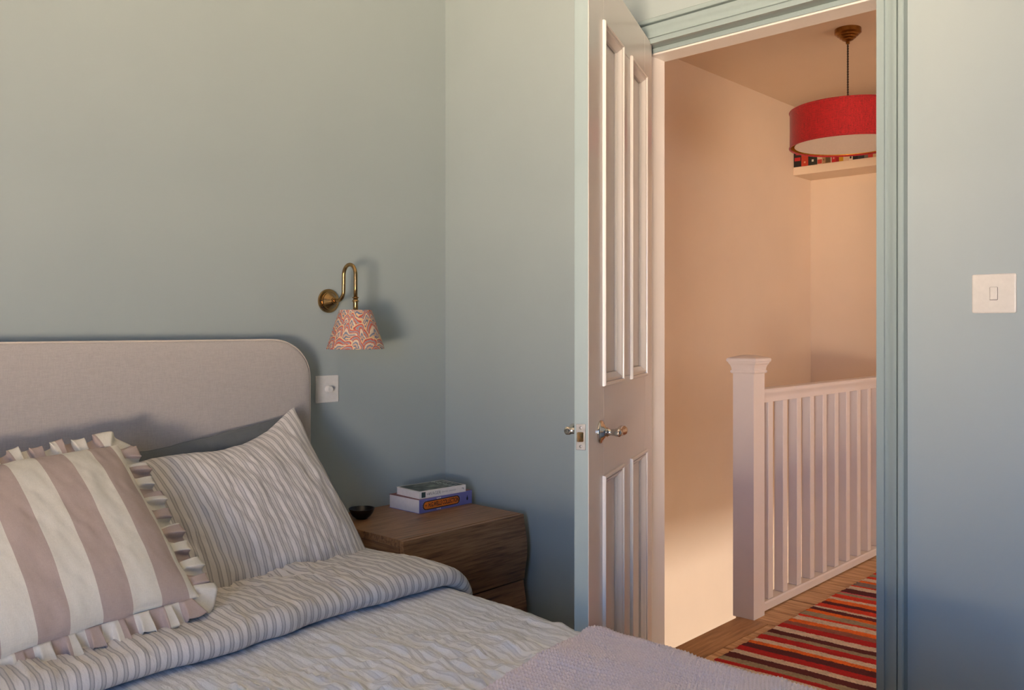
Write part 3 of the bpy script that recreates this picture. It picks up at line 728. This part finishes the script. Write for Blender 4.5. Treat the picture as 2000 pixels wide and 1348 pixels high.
def make_duvet():
    na, ny = 470, 400
    a = np.linspace(-1.13, 1.13, na); y = np.linspace(-.14, -2.12, ny); A, Y = np.meshgrid(a, y, indexing='ij')
    x, z, nx, nz = section(A); h = low(A, Y)+crinkle(A, Y)
    amp = np.clip((-Y-.70)/.25, .35, 1); h = h*amp
    foot = np.clip((-Y-1.98)/.1, 0, 1)
    P = np.stack([x+nx*h, Y+.06*foot**2, z+nz*h-.13*foot**1.5], -1)
    P[..., 2] = np.maximum(P[..., 2], .12)
    Fc = grid_faces(na, ny)[:, ::-1]
    UV = np.stack([A, Y], -1).reshape(-1, 2)
    o = mesh('duvet', P.reshape(-1, 3), Fc, M['ticking_duvet'], None, True, UV)
    tag(o, 'crinkled white duvet with fine grey stripes spread over the bed', 'duvet')
    s = o.modifiers.new('thickness', 'SOLIDIFY'); s.thickness = .012; s.offset = -1
    return o
duvet = make_duvet()
def make_fold():
    # turned-back end of the duvet: a thick soft fold, closed section in (y, h)
    sec = []
    T = .052; y0, y1 = -.20, -.735
    for k in range(6): sec.append((y0+(y1+.04-y0)*k/6, .010))
    for k in range(13):
        t = -PI/2+PI*k/12; sec.append((y1+.032-.034*math.cos(t), .010+T/2-.004+(T/2)*math.sin(t)))
    for k in range(1, 46): f = k/45; sec.append((y1+.032+(y0-y1-.032)*f, .010+T-.004+.006*math.sin(PI*min(1, f*2.2))*(1 if f < .45 else .6)-.012*f))
    sec = np.array(sec); ns_ = len(sec)
    arc = np.concatenate([[0], np.cumsum(np.hypot(*np.diff(sec, axis=0).T))])
    na = 430; a = np.linspace(-.97, .97, na)
    A, J = np.meshgrid(a, np.arange(ns_), indexing='ij'); Y = sec[J, 0]; H = sec[J, 1]; S = arc[J]
    x, z, nx, nz = section(A)
    top = np.clip((H-.02)/.03, 0, 1)
    end = np.clip((.95-np.abs(A))/.28, 0, 1)**.8
    Hh = .012+(H-.012)*(.10+.90*end) + top*(low(A, Y)*.8+.55*crinkle(A, Y))
    Yw = Y + (.014*vnoise(A*4, Y*0, 51)+.006*vnoise(A*15, Y*0, 52))*np.clip((-Y-.45)/.2, 0, 1) + .03*A*np.clip((-Y-.4)/.3, 0, 1) - .0
    P = np.stack([x+nx*Hh, Yw, z+nz*Hh], -1)
    UV = np.stack([A, S], -1).reshape(-1, 2)
    o = mesh('turned_back_fold', P.reshape(-1, 3), grid_faces(na, ns_), M['ticking'], duvet, True, UV)
    o['label'] = 'turned back striped fold of the duvet'
make_fold()

# lilac knitted throw ---------------------------------------------------
def make_throw():
    pr, pq = .0135, .0074
    nq_row = 6
    p = np.arange(-1.62, .34, pr/nq_row); q = np.arange(0, .86, pq/4.6)
    Pp, Q = np.meshgrid(p, q, indexing='ij')
    c, s = math.cos(math.radians(11)), math.sin(math.radians(11))
    # rows run along q; local origin at the corner near the bed's edge
    edge = .005*vnoise(Pp*30, Q*0, 61)*np.clip(1-Q/.05, 0, 1)
    Qw = Q+edge
    ax_ = .740 + Pp*c + Qw*s; Y = -1.165 + Pp*s - Qw*c
    ax_ = ax_ + .004*vnoise(Pp*4, Q*6, 62); 
    x, z, nx, nz = section(ax_)
    row = np.floor(Pp/pr); fr = Pp/pr-row
    ph = (row % 2)*.5
    ridge = np.abs(np.sin(PI*fr))**.6
    st = .5+.5*np.sin(2*PI*(Q/pq+ph+.35*fr)+.3*vnoise(Pp*40, Q*30, 63))
    h = .0030+.0125*ridge*(.76+.24*st)*(1+.12*vnoise(Pp*60, Q*50, 64)) + .0105 + low(ax_, Y) + .005*vnoise(Pp*9, Q*5, 65)+.004*vnoise(Pp*5+Q*9, Q*12, 66)
    roll = np.clip(1-Q/.012, 0, 1); h = h-.012*roll**2
    P = np.stack([x+nx*h, Y, z+nz*h], -1)
    o = mesh('knitted_throw', P.reshape(-1, 3), grid_faces(len(p), len(q))[:, ::-1], M['lilac'], None, True)
    # loose fibres along the silhouette
    tag(o, 'chunky lilac knitted throw across the foot of the bed', 'throw')
    return o
make_throw()

# pillows ---------------------------------------------------------------
def pillow_mesh(name, w, h, t, mat, parent, mtx, nu=120, nv=90, pinch=.05, seed=1, wr=.004, uvoff=0, ear=0):
    u = np.linspace(-1, 1, nu); v = np.linspace(-1, 1, nv); U, Vv = np.meshgrid(u, v, indexing='ij')
    X = U*w/2*(1-pinch*(1-Vv**2)*np.abs(U)**3); Yl = Vv*h/2*(1-pinch*1.2*(1-U**2)*np.abs(Vv)**3)
    prof = np.clip((1-np.abs(U)**2.6)*(1-np.abs(Vv)**2.6), 0, 1)**.55
    wn = wr*(vnoise(U*w*16, Vv*h*7, seed)+.6*vnoise(U*w*34+Vv*3, Vv*h*14, seed+1))
    wn2 = wn*np.clip(prof*3, 0, 1)
    edge = .003*vnoise(U*w*12, Vv*h*12, seed+2)*(1-prof)
    F = np.stack([X+edge, Yl+edge*.7, t/2*prof+wn2], -1); B = np.stack([X+edge, Yl+edge*.7, -t/2*prof+wn2*.5], -1)
    UV = np.stack([U*w/2+uvoff, Vv*h/2], -1).reshape(-1, 2)
    n = nu*nv; V = np.vstack([F.reshape(-1, 3), B.reshape(-1, 3)])
    M4 = np.array(mtx); V = V @ M4[:3, :3].T+M4[:3, 3]
    g = grid_faces(nu, nv); Fc = list(map(tuple, g))+list(map(tuple, g[:, ::-1]+n))
    ring = [i*nv for i in range(nu)]+[(nu-1)*nv+j for j in range(1, nv)]+[i*nv+nv-1 for i in range(nu-2, -1, -1)]+list(range(nv-2, 0, -1))
    Fc += [(ring[(i+1) % len(ring)], ring[i], ring[i]+n, ring[(i+1) % len(ring)]+n) for i in range(len(ring))]
    return mesh(name, V, Fc, mat, parent, True, np.vstack([UV, UV]))
def warp_pillow(o, f):
    for v in o.data.vertices: v.co = Vector(f(*v.co))
def lean(cx, cy, cz, tilt, roll=0, yaw=0):
    """pillow plane: local x -> X, local y -> up the slope, local z -> outwards (-Y, up)"""
    return Matrix.Translation((cx, cy, cz)) @ Matrix.Rotation(yaw, 4, 'Z') @ Matrix.Rotation(PI/2-tilt, 4, 'X') @ Matrix.Rotation(roll, 4, 'Z')
def place(o, mtx): o.matrix_world = mtx; return o
I4 = Matrix.Identity(4)
dk = place(pillow_mesh('pillow', .72, .40, .085, M['slate'], None, I4, seed=70, wr=.003), lean(-1.045, -.150, .660, math.radians(6), math.radians(7)))
tag(dk, 'slate grey pillow tucked behind the striped one against the headboard', 'pillow')
sp_ = place(pillow_mesh('pillow', .76, .50, .155, M['ticking'], None, I4, 170, 120, .055, 80, .0045), lean(-1.010, -.285, .670, math.radians(31), math.radians(2)))
def striped_shape(x, y, z):
    u, v = x/.38, y/.25
    t = max(0, (v+1)/2)
    x2 = x-.085*t*t*(.75+.25*max(-1, min(1, u*2)))
    y2 = y-.085*t*(1-u)/2-.03*t*math.exp(-((u-.4)/.4)**2)
    c = max(0, u-.72)/.28*max(0, v-.6)/.4
    return x2-.005*c, y2+.028*c, z+.02*c
warp_pillow(sp_, striped_shape)
tag(sp_, 'white pillow with fine grey ticking stripes leaning on the headboard', 'pillow')

cu = tag(empty('cushion', (-1.495, -.470, .722)), 'square cushion in broad dusty pink and cream stripes with a frilled edge', 'cushion')
CM = lean(0, 0, 0, math.radians(49), math.radians(6), math.radians(-3))
CW = .44
pillow_mesh('cushion_cover', CW, CW, .135, M['wide'], cu, CM, 120, 120, .03, 90, .002, .090)
def make_frill():
    hw = CW/2; rc = .030; fw = .046
    # perimeter of a rounded square (same pinch as the cover)
    pts = []
    seg = 2*(hw-rc)
    def pin(x, y):
        u, v = x/hw, y/hw
        return x*(1-.03*(1-v*v)*abs(u)**3), y*(1-.036*(1-u*u)*abs(v)**3)
    n = 1400; per = 4*seg+2*PI*rc
    P, Nn = [], []
    for k in range(n):
        s = per*k/n; side = 0
        for side in range(4):
            if s < seg: lx, ly, nx_, ny_ = hw, -hw+rc+s, 1, 0; break
            s -= seg
            if s < PI/2*rc:
                a = s/rc; lx, ly = hw-rc+rc*math.cos(a), hw-rc+rc*math.sin(a); nx_, ny_ = math.cos(a), math.sin(a); break
            s -= PI/2*rc
        for _ in range(side): lx, ly = -ly, lx; nx_, ny_ = -ny_, nx_
        P.append(pin(lx, ly)); Nn.append((nx_, ny_))
    P = np.array(P); Nn = np.array(Nn); T = np.stack([-Nn[:, 1], Nn[:, 0]], -1)
    nr = 12; r = np.linspace(0, 1, nr); S = np.linspace(0, per, n, endpoint=False)
    ph = S*2*PI/.046+1.7*vnoise(S*9, S*0, 95)+.0
    amp = 1+.4*vnoise(S*14, S*0, 96)
    Rg = r[None, :]; phg = ph[:, None]; ag = amp[:, None]
    off = fw*Rg*(1-.12*np.cos(phg*.5)*Rg)
    sway = -.0055*np.sin(2*phg)*Rg*ag
    zz = .0125*np.tanh(2.4*np.sin(phg))*Rg**.7*ag*(1-.35*Rg**3) + .003*np.sin(2*phg+1)*Rg
    V = np.stack([P[:, 0:1]+Nn[:, 0:1]*off+T[:, 0:1]*sway, P[:, 1:2]+Nn[:, 1:2]*off+T[:, 1:2]*sway, zz-.012*Rg], -1)
    UV = np.stack([np.repeat((S*1.9)[:, None], nr, 1), off], -1).reshape(-1, 2)
    V = V.reshape(-1, 3) @ np.array(CM)[:3, :3].T
    o = mesh('frill', V, grid_faces(n, nr, True), M['wide'], cu, True, UV)
    s = o.modifiers.new('thickness', 'SOLIDIFY'); s.thickness = .0014; s.offset = 0
    o['label'] = 'gathered frill of the cushion'
make_frill()
